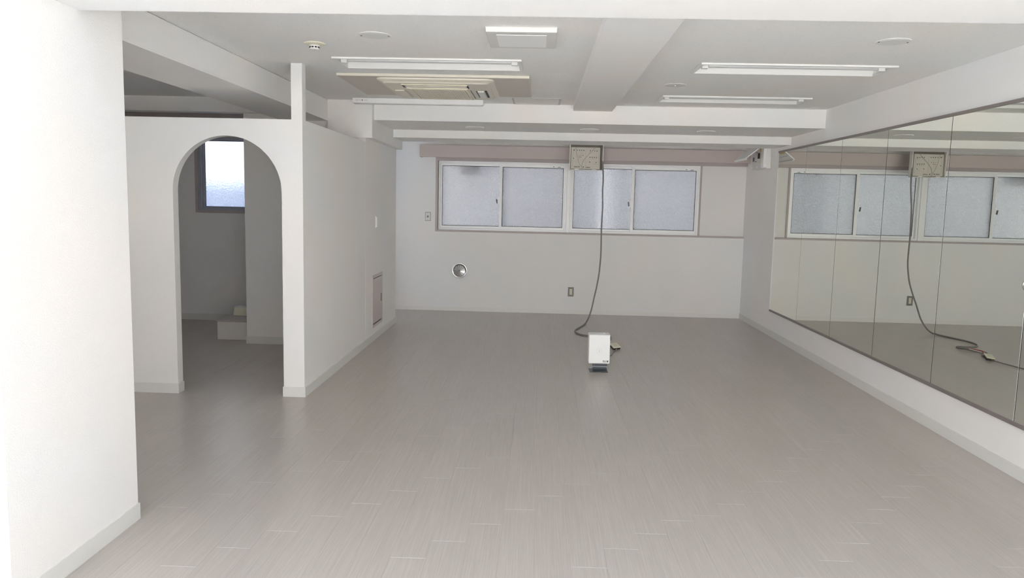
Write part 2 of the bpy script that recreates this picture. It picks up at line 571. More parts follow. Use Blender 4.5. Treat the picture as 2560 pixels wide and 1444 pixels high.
FX0, FX1, FY0, FY1 = XL, XR, YC0 - 0.05, YB
cand = []
for k in range(-36, 19):
    x0, x1 = max(FX0, PX0 + PW * k), min(FX1, PX0 + PW * (k + 1))
    if x1 - x0 < 0.01:
        continue
    j = joint[k]
    y = j - PL * math.ceil((j - FY0) / PL)
    while y < FY1:
        y0, y1 = max(y, FY0), min(y + PL, FY1)
        y += PL
        if y1 - y0 < 0.02:
            continue
        cx, cyy = (x0 + x1) / 2, (y0 + y1) / 2
        seen = False
        for t in (0.05, 0.3, 0.6, 0.95):
            py = y0 + (y1 - y0) * t
            u, v = pixel((cx, py, 0))
            if not (-10 < u < 2570 and v < 1454):
                continue
            if cx > XP:
                seen = True
            elif py < YP:
                seen = seen or u > 335
            elif py < YFAR:
                seen = seen or 443 < u < 712
        cand.append((0 if seen else 1, cyy, x0, x1, y0, y1))
cand.sort()
rest_V, rest_F = [], []
npl = 0
for c_ in cand:
    s, cyy, x0, x1, y0, y1 = c_
    if s == 0 and npl < 300:
        o = bpy.data.objects.new('plank', plank_data(x1 - x0, y1 - y0))
        COL.objects.link(o)
        o.parent = floor
        o.location = ((x0 + x1) / 2, (y0 + y1) / 2, 0)
        npl += 1
    else:
        V, Fc = plank_mesh(x1 - x0, y1 - y0)
        n0 = len(rest_V)
        rest_V += [(v[0] + (x0 + x1) / 2, v[1] + (y0 + y1) / 2, v[2]) for v in V]
        rest_F += [tuple(i + n0 for i in f) for f in Fc]
me = bpy.data.meshes.new('planks_out_of_sight')
me.from_pydata(rest_V, [], rest_F)
me.materials.append(M['plank'])
o = bpy.data.objects.new('remaining_planks', me)
COL.objects.link(o)
o.parent = floor
o['kind'] = 'stuff'

# ---- outdoors: pavement in front, neighbouring walls behind the windows
struct(boxes('ground_outside', [(-14, 14, -16, YC0 - 0.15, -0.30, -0.06), (-14, 14, YB + 0.22, 22, -0.30, -0.06),
                                (-14, -2.85, YFAR + 0.12, YB + 0.22, -0.30, -0.06), (-14, XL - W, YC0 - 0.15, YFAR + 0.12, -0.30, -0.06)], 'ground'),
       'pale pavement outside the building', 'ground')
struct(boxes('exterior_wall_1', [(-2.3, 0.90, 12.0, 16, -0.1, 9.0)], 'ext'), 'grey neighbouring wall blurred behind the frosted windows', 'wall')
struct(boxes('exterior_wall_2', [(1.36, 9.0, 12.0, 16, -0.1, 9.0)], 'ext'), 'second grey neighbouring wall blurred behind the frosted windows', 'wall')
struct(boxes('exterior_wall_3', [(-7.0, -2.9, 11.2, 11.35, -0.1, 1.66)], 'ext_dark'), 'low boundary wall blurred behind the bright window', 'wall')
vh = empty('vent_hood', (-0.96, YB + 0.27, 1.88))
tag(vh, 'dark blurred vent hood outside the first frosted pane', 'vent hood')
bm = bmesh.new()
vs = box_bm(bm, -0.13, 0.13, -0.05, 0.16, -0.06, 0.12)
for v in vs[4:]:
    v.co.y = max(v.co.y, 0.02)
finish('hood', bm, 'darkgrey', vh, 0.01)
boxes('wall_bracket', [(-0.02, 0.02, -0.10, 0.02, 0.08, 0.26)], 'darkgrey', vh)
struct(boxes('street_shade_block', [(-8, 6, YC0, 8.0, 2.72, 5.2)], 'ext'), 'unseen block above the room, added to shade the street', 'building')  # added block, out of view: keeps sun off the nearby street
struct(boxes('side_light_blocker', [(XR + 0.02, XR + 0.2, -0.4, YC0 - 0.1, -0.1, 2.6)], 'wall'), 'unseen white wall added to block side light at the opening', 'wall')  # added out of view to dim oblique light on the near column
struct(boxes('sky_shade_slab', [(-8, 8, 0.60, YC0, 2.50, 2.66)], 'ext'), 'unseen flat slab added to cut sky light at the front opening', 'roof')  # added overhang, out of view: screens the near column from steep sky light
struct(boxes('exterior_wall_4', [(-22, 22, -12.5, -9.5, -0.1, 8.0)], 'facade'), 'pale sunlit house fronts across the street', 'wall')

# ================================================================ WINDOWS
def ring(bm, x0, x1, z0, z1, y0, y1, l, r, b_, t):
    """rectangular frame; l, r, b_, t are member widths"""
    box_bm(bm, x0, x0 + l, y0, y1, z0, z1)
    box_bm(bm, x1 - r, x1, y0, y1, z0, z1)
    box_bm(bm, x0 + l, x1 - r, y0, y1, z0, z0 + b_)
    box_bm(bm, x0 + l, x1 - r, y0, y1, z1 - t, z1)

def sash(parent, x0, x1, z0, z1, y0, st, rb, rt, glass, frame_mat, marks=False):
    bm = bmesh.new()
    ring(bm, x0, x1, z0, z1, y0, y0 + 0.024, st[0], st[1], rb, rt)
    s = finish('sash', bm, frame_mat, parent, 0.002)
    gx0, gx1, gz0, gz1 = x0 + st[0], x1 - st[1], z0 + rb, z1 - rt
    bm = bmesh.new()
    ring(bm, gx0 - 0.002, gx1 + 0.002, gz0 - 0.002, gz1 + 0.002, y0 + 0.006, y0 + 0.014, 0.007, 0.008, 0.008, 0.008)
    finish('gasket', bm, 'gasket', s)
    boxes('pane', [(gx0 - 0.003, gx1 + 0.003, y0 + 0.010, y0 + 0.0145, gz0 - 0.003, gz1 + 0.003)], glass, s)
    if marks:
        boxes('stop', [(x1 - 0.16, x1 - 0.145, y0 - 0.001, y0, z1 - rt + 0.012, z1 - rt + 0.020)], 'gasket', s)
        boxes('stop', [(x1 - 0.10, x1 - 0.06, y0 - 0.001, y0, z1 - rt + 0.008, z1 - rt + 0.014)], 'gasket', s)
    return s

def latch(parent, x, y, z):
    bm = bmesh.new()
    box_bm(bm, x - 0.006, x + 0.006, y - 0.008, y, z - 0.05, z + 0.05)
    l = finish('latch', bm, 'alu', parent, 0.002)
    bm = bmesh.new()
    vs = box_bm(bm, x - 0.026, x - 0.010, y - 0.022, y - 0.004, z - 0.035, z + 0.022)
    for v in vs[4:]:
        v.co.x -= 0.008
    finish('lever', bm, 'darkgrey', l, 0.003)
    return l

def double_window(n, x0, x1, label):
    z0, z1 = 1.083, 1.992
    y = YB + 0.035
    w = empty('window_%d' % n, ((x0 + x1) / 2, y, z0))
    struct(w, label, 'window')
    def P(o):
        o.matrix_parent_inverse = w.matrix_basis.inverted()
        return o
    bm = bmesh.new()
    ring(bm, x0, x1, z0, z1, y, y + 0.10, 0.022, 0.028, 0.026, 0.030)
    P(finish('outer_frame', bm, 'alu', w, 0.003))
    xm = x0 + (x1 - x0) * 0.487
    # far sash on the left, near sash on the right (its stile overlaps)
    s1 = sash(w, x0 + 0.022, xm + 0.03, z0 + 0.026, z1 - 0.030, y + 0.052, (0.020, 0.02), 0.030, 0.028, 'glass', 'alu')
    s2 = sash(w, xm - 0.022, x1 - 0.028, z0 + 0.018, z1 - 0.026, y + 0.018, (0.040, 0.020), 0.042, 0.040, 'glass', 'alu', True)
    P(s1); P(s2)
    latch(s2, xm - 0.030, y + 0.030, z0 + 0.40)
    return w

double_window(1, -1.350, 0.350, 'white framed sliding window of frosted glass left of the control panel')
double_window(2, 0.398, 2.088, 'white framed sliding window of frosted glass behind the hanging cable')
# mullion post between, and the brown-pink reveal
struct(boxes('trim_1', [(0.350, 0.398, YB + 0.012, YB + 0.14, 1.083, 1.992)], 'alu', None, 0.003), 'white mullion post joining the two frosted windows', 'trim')
bm = bmesh.new()
box_bm(bm, WX0, WX0 + 0.030, YB - 0.004, YB + 0.2, WZ0 - 0.012, WZ1)
box_bm(bm, WX0 + 0.030, XR - 0.001, YB - 0.004, YB + 0.2, WZ0 - 0.012, 1.083)
box_bm(bm, WX0 + 0.030, XR - 0.001, YB - 0.004, YB + 0.2, 1.992, WZ1)
struct(finish('trim_2', bm, 'trim_brown'), 'brownish pink reveal trim around the frosted windows', 'trim')
struct(boxes('trim_3', [(2.088, 2.110, YB + 0.03, YB + 0.2, 1.083, 1.992)], 'trim_brown'), 'narrow reveal trim between window and wall panel', 'trim')

# inner room window
w3 = empty('window_3', (-3.5, YFAR, IWZ0))
struct(w3, 'grey framed window glowing white beyond the arch', 'window')
def P3(o):
    o.matrix_parent_inverse = w3.matrix_basis.inverted()
    return o
bm = bmesh.new()
ring(bm, IWX0 - 0.03, IWX1 + 0.03, IWZ0 - 0.03, IWZ1 + 0.03, YFAR - 0.012, YFAR + 0.11, 0.032, 0.032, 0.032, 0.032)
P3(finish('casing', bm, 'trim_brown', w3, 0.002))
bm = bmesh.new()
ring(bm, IWX0, IWX1, IWZ0, IWZ1, YFAR + 0.010, YFAR + 0.10, 0.040, 0.040, 0.02, 0.02)
P3(finish('outer_frame', bm, 'grey_alu', w3, 0.002))
P3(sash(w3, IWX0 + 0.040, IWX1 - 0.28, IWZ0 + 0.012, IWZ1 - 0.012, YFAR + 0.035, (0.030, 0.03), 0.028, 0.025, 'glass_coarse', 'grey_alu'))
P3(sash(w3, IWX1 - 0.33, IWX1 - 0.030, IWZ0 + 0.012, IWZ1 - 0.012, YFAR + 0.065, (0.030, 0.03), 0.028, 0.025, 'glass_coarse', 'grey_alu'))
w4 = empty('window_4', (-2.80, 9.52, 0.75))
struct(w4, 'frosted side window of the alcove behind the partition', 'window')
for nm, bl, mt in (('outer_frame', [(-0.03, 0.03, -0.50, -0.46, 0, 1.30), (-0.03, 0.03, 0.46, 0.50, 0, 1.30), (-0.03, 0.03, -0.46, 0.46, 0, 0.04), (-0.03, 0.03, -0.46, 0.46, 1.26, 1.30)], 'alu'),
                   ('pane', [(-0.003, 0.003, -0.47, 0.47, 0.03, 1.27)], 'glass_coarse')):
    boxes(nm, bl, mt, w4)
struct(boxes('trim_4', [(XL, -2.93, YFAR - 0.14, YFAR, 2.17, 2.39)], 'trim_brown', None, 0.003), 'dark curtain box above the window beyond the arch', 'trim')

# ================================================================ THINGS
# ---- curtain box over the back windows
cb = boxes('curtain_box', [(-1.578, XR - 0.012, YB - 0.14, YB - 0.122, 2.028, 2.186),
                           (-1.578, -1.560, YB - 0.122, YB - 0.002, 2.028, 2.186),
                           (-1.560, XR - 0.012, YB - 0.122, YB - 0.002, 2.150, 2.168)], 'pelmet', None, 0.003)
tag(cb, 'long pink-beige curtain box over the frosted windows', 'curtain box')

# ---- mirrors
mir = empty('wall_mirror', (XR, 5.6, 0.306))
tag(mir, 'wide wall mirror of tall panels on the side wall', 'mirror')
edges = [8.760, 7.856, 6.958, 6.057, 5.142, 4.227, 3.312, 2.440]
tilt = [0.0, 0.10, -0.05, 0.06, -0.08, 0.10, 0.0]
for i in range(7):
    y1, y0 = edges[i], edges[i + 1]
    hy, hz = (y1 - y0) / 2 - 0.0034, (2.091 - 0.306) / 2
    bm = bmesh.new()
    box_bm(bm, -0.0025, 0.0025, -hy, hy, -hz, hz)
    p = finish('mirror_panel', bm, 'mirror', mir, 0.0008, 1)
    p.location = (-0.012, (y0 + y1) / 2 - 5.6, hz)
    p.rotation_euler = (0, 0, math.radians(tilt[i]))
boxes('backing', [(-0.008, -0.001, edges[-1] - 5.6, edges[0] - 5.6, 0.002, 1.783)], 'mirror_back', mir)
boxes('top_rail', [(-0.022, -0.001, edges[-1] - 5.6, edges[0] - 5.6 + 0.004, 1.777, 1.797)], 'mirror_trim', mir)
boxes('bottom_rail', [(-0.022, -0.001, edges[-1] - 5.6, edges[0] - 5.6 + 0.004, -0.016, 0.004)], 'mirror_trim', mir)
boxes('highlight_bead', [(-0.020, -0.001, edges[0] - 5.6, edges[0] - 5.6 + 0.006, 0.004, 1.60)], 'white', mir)  # thin white bead painting in the highlight along the mirror's far edge

# ---- recessed fluorescent troffers
def troffer(name, x0, x1, y0, y1, label):
    t = empty(name, ((x0 + x1) / 2, (y0 + y1) / 2, ZC))
    tag(t, label, 'ceiling light', 'recessed ceiling lights')
    hx, hy = (x1 - x0) / 2, (y1 - y0) / 2
    bm = bmesh.new()
    tw = 0.022
    box_bm(bm, -hx, hx, -hy, -hy + tw, -0.012, 0)
    box_bm(bm, -hx, hx, hy - tw * 0.5, hy, -0.012, 0)
    box_bm(bm, -hx, -hx + tw, -hy + tw, hy - tw * 0.5, -0.012, 0)
    box_bm(bm, hx - tw, hx, -hy + tw, hy - tw * 0.5, -0.012, 0)
    finish('rim', bm, 'lamp_white', t, 0.002)
    # sloping reflector trough
    bm = bmesh.new()
    a, b_, d = hx - tw, hy - tw, 0.070
    lo = [bm.verts.new(p) for p in ((-a, -b_, -0.004), (a, -b_, -0.004), (a, b_ + tw * 0.5, -0.004), (-a, b_ + tw * 0.5, -0.004))]
    hi = [bm.verts.new(p) for p in ((-a, -b_ + 0.02, d), (a, -b_ + 0.02, d), (a, b_ - 0.03, d), (-a, b_ - 0.03, d))]
    for i in range(4):
        j = (i + 1) % 4
        bm.faces.new((lo[j], lo[i], hi[i], hi[j]))
    bm.faces.new(hi)
    finish('reflector', bm, 'lamp_white', t)
    # tube, along x
    yt, zt_ = -b_ + 0.125, 0.008
    bm = bmesh.new()
    r = 0.0155
    prev = None
    for xx in (-a + 0.055, a - 0.055):
        ringv = [bm.verts.new((xx, yt + r * math.cos(2 * PI * i / 16), zt_ + r * math.sin(2 * PI * i / 16))) for i in range(16)]
        if prev:
            for i in range(16):
                bm.faces.new((prev[i], prev[(i + 1) % 16], ringv[(i + 1) % 16], ringv[i]))
        bm.faces.new(ringv)
        prev = ringv
    finish('tube', bm, 'tube', t)
    for s in (-1, 1):
        boxes('lampholder', [(s * (a - 0.03) - 0.022, s * (a - 0.03) + 0.022, yt - 0.020, yt + 0.020, zt_ - 0.022, d - 0.004)], 'socket_white', t, 0.004)
    return t
# the recess holes: ceiling boards are cut by giving every troffer an opening
HOLES = [(-1.417, -0.145, 5.160, 5.540), (1.035, 2.310, 5.160, 5.520), (1.028, 2.290, 6.680, 7.035)]
bm = bmesh.new()
xs = sorted({XL - W, XR + W, *[h[0] + 0.012 for h in HOLES], *[h[1] - 0.012 for h in HOLES]})
ys = sorted({YC0 - 0.1, YB2, *[h[2] + 0.012 for h in HOLES], *[h[3] - 0.008 for h in HOLES]})
def in_hole(x, y):
    return any(h[0] < x < h[1] and h[2] < y < h[3] for h in HOLES)
for i in range(len(xs) - 1):
    for j in range(len(ys) - 1):
        if not in_hole((xs[i] + xs[i + 1]) / 2, (ys[j] + ys[j + 1]) / 2):
            box_bm(bm, xs[i], xs[i + 1], ys[j], ys[j + 1], ZC, ZC + 0.10)
bmesh.ops.remove_doubles(bm, verts=bm.verts, dist=1e-5)
box_bm(bm, XL - W, XR + W, YC0 - 0.1, YB2, ZC + 0.12, ZC + 0.25)
box_bm(bm, XL - W, XP, YB2, YFAR + 0.12, ZC, ZC + 0.25)
box_bm(bm, -2.85, XR + W, YB2, YB + 0.22, ZCB, ZC + 0.25)
bmesh.ops.recalc_face_normals(bm, faces=bm.faces)
bm.to_mesh(ceil.data)
bm.free()
troffer('recessed_light', *HOLES[0], 'white recessed fluorescent light between the round cover and the air conditioner')
troffer('recessed_light', *HOLES[1], 'nearer of two white recessed fluorescent lights on the mirror side')
troffer('recessed_light', *HOLES[2], 'farther of two white recessed fluorescent lights on the mirror side')

# ---- surface batten light
bt_ = empty('batten_light', (-1.165, 7.23, ZC))
tag(bt_, 'slim white surface batten light behind the air conditioner', 'ceiling light')
boxes('housing', [(-0.612, 0.612, -0.038, 0.040, -0.045, 0)], 'white', bt_, 0.004)
boxes('underside', [(-0.600, 0.604, -0.030, 0.034, -0.050, -0.045)], 'lamp_grey', bt_)
for k, (a, b_) in enumerate(((-0.58, -0.565), (-0.562, -0.55), (-0.547, -0.535), (-0.525, -0.512), (-0.50, -0.488), (-0.485, -0.47))):
    boxes('print_mark', [(a, b_, -0.0388, -0.0378, -0.026, -0.014)], 'vent_panel' if k != 3 else 'plate_steel', bt_)

# ---- ceiling cassette air conditioner
acu = empty('air_conditioner', (-0.825, 6.29, ZC))
tag(acu, 'beige ceiling cassette air conditioner on a wide deck panel', 'air conditioner')
boxes('deck_panel', [(-0.730, 0.725, -0.500, 0.520, -0.022, 0)], 'beige_panel', acu, 0.008, 3)
boxes('deck_front_edge', [(-0.728, 0.723, -0.503, -0.490, -0.0225, -0.001)], 'beige', acu, 0.004)
def rounded_slab(name, x0, x1, y0, y1, zt_, zb, r, inset, mat, parent):
    bm = bmesh.new()
    rings = []
    for z, ins in ((zt_, 0), (zb + (zt_ - zb) * 0.45, 0.004), (zb, inset)):
        ring_ = []
        rr = max(r - ins * 0.4, 0.005)
        for cx, cyy, a0 in ((x1 - ins - rr, y1 - ins - rr, 0), (x0 + ins + rr, y1 - ins - rr, 90), (x0 + ins + rr, y0 + ins + rr, 180), (x1 - ins - rr, y0 + ins + rr, 270)):
            for i in range(7):
                a = math.radians(a0 + 15 * i)
                ring_.append(bm.verts.new((cx + rr * math.cos(a), cyy + rr * math.sin(a), z)))
        rings.append(ring_)
    n = len(rings[0])
    for p, q in zip(rings, rings[1:]):
        for i in range(n):
            bm.faces.new((p[i], p[(i + 1) % n], q[(i + 1) % n], q[i]))
    bm.faces.new(rings[0])
    bm.faces.new(rings[-1])
    return finish(name, bm, mat, parent)
unit = rounded_slab('face_panel', -0.445, 0.455, -0.455, 0.500, -0.018, -0.046, 0.06, 0.035, 'beige', acu)
rounded_slab('face_step', -0.405, 0.415, -0.415, 0.460, -0.044, -0.056, 0.05, 0.012, 'beige', acu)
gz = -0.056
# air intake grille: frame bars and many thin slats
gr = boxes('intake_frame', [(-0.235, 0.225, -0.165, -0.150, gz - 0.010, gz + 0.002), (-0.235, 0.225, 0.405, 0.420, gz - 0.010, gz + 0.002),
                            (-0.235, -0.222, -0.150, 0.405, gz - 0.010, gz + 0.002), (0.212, 0.225, -0.150, 0.405, gz - 0.010, gz + 0.002)], 'cream', acu, 0.002)
bm = bmesh.new()
box_bm(bm, -0.001, 0.001, -0.2775, 0.2775, -0.003, 0.003)
slat = finish('slat', bm, 'cream_grille', acu)
NS = 22
for i in range(NS):
    s_ = slat if i == 0 else slat.copy()
    if i:
        COL.objects.link(s_)
    s_.location = (-0.2125 + 0.415 * (i + 0.5) / NS, 0.1275, gz - 0.005)
    s_.scale = (8.4, 1, 1)
boxes('intake_back', [(-0.222, 0.212, -0.150, 0.405, gz - 0.0015, gz + 0.001)], 'cream_grille', acu)
# front outlet with louvre
lv = boxes('outlet', [(-0.265, 0.250, -0.365, -0.200, gz - 0.002, gz + 0.001)], 'beige_panel', acu)
boxes('louver', [(-0.262, 0.248, -0.372, -0.352, gz - 0.008, gz)], 'cream', acu, 0.003)
boxes('louver', [(-0.240, 0.228, -0.290, -0.270, gz - 0.007, gz - 0.001)], 'beige', acu, 0.003)
boxes('louver', [(-0.250, 0.238, -0.205, -0.186, gz - 0.010, gz)], 'cream', acu, 0.003)
boxes('louver_pivot', [(-0.262, -0.254, -0.34, -0.23, gz - 0.008, gz)], 'dark', lv)
boxes('louver_pivot', [(0.240, 0.248, -0.34, -0.23, gz - 0.008, gz)], 'dark', lv)
# sensor pod with dark slots, and a moulded pod at the other end
boxes('sensor_pod', [(0.300, 0.352, -0.055, 0.320, gz - 0.010, gz + 0.001)], 'offwhite', acu, 0.004)
boxes('slot', [(0.358, 0.376, -0.085, 0.300, gz - 0.003, gz + 0.001)], 'dark', acu)
boxes('slot', [(0.286, 0.296, -0.055, 0.300, gz - 0.003, gz + 0.001)], 'darkgrey', acu)
boxes('slot', [(0.245, 0.250, -0.085, 0.380, gz - 0.003, gz + 0.001)], 'darkgrey', acu)
boxes('moulded_pod', [(-0.372, -0.290, -0.060, 0.340, gz - 0.010, gz + 0.001)], 'beige', acu, 0.006)
boxes('slot', [(-0.284, -0.279, -0.055, 0.330, gz - 0.002, gz + 0.001)], 'beige_panel', acu)

# ---- square ventilation panel
vp = empty('ventilation_panel', (-0.125, 4.43, ZC))
tag(vp, 'square white ventilation cover with a lighter centre plate', 'vent')
bm = bmesh.new()
vs = box_bm(bm, -0.195, 0.195, -0.215, 0.215, -0.030, 0)
for v in vs[:4]:
    v.co.x *= 0.985
    v.co.y *= 0.985
finish('frame', bm, 'vent_panel', vp, 0.003)
boxes('front_lip', [(-0.192, 0.192, -0.2175, -0.205, -0.029, -0.004)], 'offwhite', vp, 0.002)
boxes('centre_plate', [(-0.138, 0.138, -0.150, 0.165, -0.0325, -0.029)], 'white', vp, 0.001)
boxes('logo_print', [(-0.055, 0.030, -0.186, -0.174, -0.0306, -0.0298)], 'print_faint', vp)

# ---- round ceiling covers
def round_cover(name, x, y, r, label, cat, mat, group=None, z=ZC, knob=False, clips=False):
    t = empty(name, (x, y, z))
    tag(t, label, cat, group)
    bm = bmesh.new()
    lathe(bm, [(r, 0.001), (r, -0.002), (r * 0.98, -0.004), (r * 0.84, -0.0045)], 40)
    finish('ring', bm, mat, t, smooth=False)
    bm = bmesh.new()
    lathe(bm, [(r * 0.82, 0.0), (r * 0.82, -0.004), (r * 0.80, -0.0055), (0.002, -0.006)], 40)
    finish('disc', bm, mat, t)
    if clips:
        for s in (-1, 1):
            boxes('clip', [(s * r * 0.86 - 0.003, s * r * 0.86 + 0.003, -0.006, 0.006, -0.007, -0.003)], 'darkgrey', t)
    if knob:
        bm = bmesh.new()
        lathe(bm, [(0.014, -0.005), (0.013, -0.011), (0.008, -0.014), (0.002, -0.0145)], 20)
        finish('knob', bm, 'chrome', t, smooth=True)
    return t
round_cover('round_cover', -0.975, 4.478, 0.092, 'flat round white ceiling cover near the smoke detector', 'ceiling cover', 'offwhite', 'round ceiling covers', clips=True)
round_cover('round_cover', 1.945, 4.440, 0.092, 'flat round white ceiling cover on the mirror side', 'ceiling cover', 'offwhite', 'round ceiling covers', clips=True)
round_cover('round_cover', 1.030, 6.110, 0.086, 'small round ceiling cover with a centre knob between the recessed lights', 'ceiling cover', 'vent_panel', 'round ceiling covers', knob=True)

# ---- recessed downlights in the lower ceiling
def downlight(x, y, label):
    t = empty('downlight', (x, y, ZB1))
    tag(t, label, 'ceiling light', 'downlights in the lower ceiling')
    bm = bmesh.new()
    prof = [(0.096, 0.001), (0.096, -0.004), (0.090, -0.007), (0.076, -0.004), (0.070, 0.001)]
    n = 40
    rings = [[bm.verts.new((r * math.cos(2 * PI * i / n), r * math.sin(2 * PI * i / n), h)) for i in range(n)] for r, h in prof]
    for a_, b_ in zip(rings, rings[1:]):
        for i in range(n):
            bm.faces.new((a_[i], a_[(i + 1) % n], b_[(i + 1) % n], b_[i]))
    finish('rim', bm, 'lamp_white', t, smooth=True)
    bm = bmesh.new()
    lathe(bm, [(0.072, -0.001), (0.060, -0.002), (0.002, -0.0025)], 40)
    finish('lens', bm, 'lamp_grey', t)
    return t
downlight(-0.695, 7.985, 'shallow round downlight in the lower ceiling, nearest the boxed beam')
downlight(0.490, 7.990, 'shallow round downlight in the lower ceiling, middle one of three')
downlight(1.680, 7.960, 'shallow round downlight in the lower ceiling, nearest the mirrors')
dl = downlight(-4.05, 8.45, 'round downlight in the shaded room beyond the arch')
dl.location.z = ZC

# ---- smoke detector
sd = empty('smoke_detector', (-1.402, 4.735, ZC))
tag(sd, 'yellowed round smoke detector on the ceiling', 'smoke detector')
bm = bmesh.new()
lathe(bm, [(0.066, 0.001), (0.066, -0.004), (0.060, -0.007), (0.040, -0.013)], 36)
finish('base', bm, 'cream', sd, smooth=True)
bm = bmesh.new()
lathe(bm, [(0.031, -0.012), (0.031, -0.022), (0.029, -0.036), (0.022, -0.040), (0.002, -0.041)], 36)
finish('head', bm, 'offwhite', sd)
for i in range(10):
    a = 2 * PI * i / 10 + 0.2
    bm = bmesh.new()
    box_bm(bm, -0.0065, 0.0065, -0.0015, 0.0015, -0.004, 0.004)
    s_ = finish('slot', bm, 'dark', sd)
    s_.location = (0.0300 * math.cos(a), 0.0300 * math.sin(a), -0.026)
    s_.rotation_euler = (0, 0, a + PI / 2)

# ---- ceiling access hatch
hx, hy = -0.056, 7.205
ht = empty('ceiling_hatch', (hx, hy, ZC))
tag(ht, 'flush square ceiling hatch beside the air conditioner', 'hatch')
bm = bmesh.new()
ring2 = [(-0.222, 0.222, -0.222, -0.210), (-0.222, 0.222, 0.210, 0.222), (-0.222, -0.210, -0.210, 0.210), (0.210, 0.222, -0.210, 0.210)]
for a, b_, c_, d_ in ring2:
    box_bm(bm, a, b_, c_, d_, -0.004, 0.001)
finish('frame', bm, 'hatch_frame', ht, 0.001)
boxes('lid', [(-0.205, 0.205, -0.205, 0.205, -0.003, 0.001)], 'ceiling', ht)

# ---- control panel hanging over the window
cpx0, cpx1, cpz0, cpz1, cpy = 0.356, 0.774, 1.884, 2.235, 9.660
cpn = empty('control_panel', ((cpx0 + cpx1) / 2, cpy, cpz0))
tag(cpn, 'open cream control panel with rows of small lamps over the windows', 'control panel')
ox, oz = (cpx0 + cpx1) / 2, cpz0
pw, ph = cpx1 - cpx0, cpz1 - cpz0
boxes('case', [(-pw / 2, -pw / 2 + 0.010, -0.03, 0.045, 0, ph), (pw / 2 - 0.010, pw / 2, -0.03, 0.045, 0, ph),
               (-pw / 2, pw / 2, -0.03, 0.045, 0, 0.008), (-pw / 2, pw / 2, -0.03, 0.045, ph - 0.008, ph)],
      'panel_frame', cpn, 0.0015)
for hx_ in (-0.15, 0.15):
    boxes('hanger', [(hx_ - 0.012, hx_ + 0.012, 0.010, 0.014, ph - 0.004, ZCB - cpz0)], 'plate_steel', cpn)
fx0, fx1, fz0, fz1 = -pw / 2 + 0.018, pw / 2 - 0.036, 0.016, 0.285
face = boxes('face_plate', [(fx0, fx1, 0.006, 0.030, fz0, fz1)], 'panel_cream', cpn, 0.0015)
boxes('inner_back', [(-pw / 2 + 0.010, pw / 2 - 0.010, 0.030, 0.044, 0.008, ph - 0.008)], 'panel_side', cpn)
boxes('inner_liner', [(pw / 2 - 0.014, pw / 2 - 0.010, -0.026, 0.030, 0.008, ph - 0.008)], 'panel_side', cpn)
def zp(u, v):   # close-up pixel of the panel -> local x, z on the face plate
    return fx0 + (u - 350) / (1260 - 350) * (fx1 - fx0), fz1 - (v - 320) / (985 - 320) * (fz1 - fz0)
bmd = bmesh.new()
lathe(bmd, [(0.0048, -0.004), (0.0048, 0.0005), (0.0035, 0.002), (0.0006, 0.0025)], 12, 'y')
lamp0 = finish('indicator_lamp', bmd, 'print', face)
dots = [(440, 410, 1.5), (540, 410, 1), (610, 415, 1.2), (677, 413, 1.2), (742, 418, 1.2), (950, 424, 1.2), (1020, 418, 1), (1085, 425, 1.2), (1155, 428, 1.3),
        (432, 662, 1.2), (942, 622, 1.2), (1008, 622, 1.2), (1075, 625, 1.2), (1143, 627, 1.2), (937, 770, 1.2), (1138, 776, 1.1),
        (592, 565, 0.7), (657, 565, 0.8), (722, 567, 0.9), (607, 920, 1.4), (742, 925, 1.4)]
for i, (u, v, s) in enumerate(dots):
    d_ = lamp0 if i == 0 else lamp0.copy()
    if i:
        COL.objects.link(d_)
    lx, lz = zp(u, v)
    d_.location = (lx, 0.006, lz)
    d_.scale = (s, 1, s)
def prints(lst, mat):
    for u0, u1, v, h in lst:
        a, z_ = zp(u0, v)
        b_, _ = zp(u1, v)
        boxes('print', [(a, b_, 0.0053, 0.0061, z_ - h, z_ + h)], mat, face)
prints([(578, 680, 617, 0.0022), (450, 568, 922, 0.0036), (812, 955, 932, 0.0036)], 'print')
prints([(580, 650, 667, 0.0018), (990, 1060, 670, 0.0024), (1065, 1145, 672, 0.0014), (1030, 1170, 825, 0.0018), (920, 950, 825, 0.0018), (900, 915, 670, 0.003), (935, 947, 670, 0.003),
        (575, 600, 715, 0.0022), (640, 665, 715, 0.0022), (705, 728, 715, 0.0022), (515, 538, 715, 0.0022), (515, 535, 565, 0.002),
        (585, 740, 470, 0.0012), (585, 740, 520, 0.0012), (905, 925, 478, 0.002), (1000, 1022, 480, 0.002), (1065, 1088, 478, 0.002), (1130, 1150, 480, 0.002),
        (400, 780, 760, 0.0007), (840, 1215, 605, 0.0007), (840, 1215, 745, 0.0007), (400, 1215, 385, 0.0007), (400, 1215, 895, 0.0007)], 'print_faint')
for u in (405, 806, 1215):
    a, z_ = zp(u, 390)
    b_, z2 = zp(u, 890)
    boxes('print', [(a - 0.0012, a + 0.0012, 0.0053, 0.0061, z2, z_)], 'print_faint', face)
for u0, u1 in ((468, 598), (1010, 1140)):
    a, _ = zp(u0, 980)
    b_, _ = zp(u1, 980)
    boxes('catch', [(a, b_, -0.034, -0.020, 0.004, 0.014)], 'white', cpn, 0.001)
def wire(lst, r, mat, name='wire', yo=-0.004):
    pts = [(zp(u, v)[0], yo, zp(u, v)[1]) for u, v in lst]
    return tube_curve(name, pts, r, mat, cpn)
wire([(1110, 310), (1040, 390), (960, 480), (850, 585), (790, 650), (730, 740), (700, 820), (692, 900), (695, 1000), (705, 1060), (725, 1110)], 0.0022, 'cable_thin')
wire([(480, 320), (500, 360), (510, 450), (540, 600), (575, 700), (600, 800), (640, 860), (690, 950)], 0.0020, 'cable_thin')

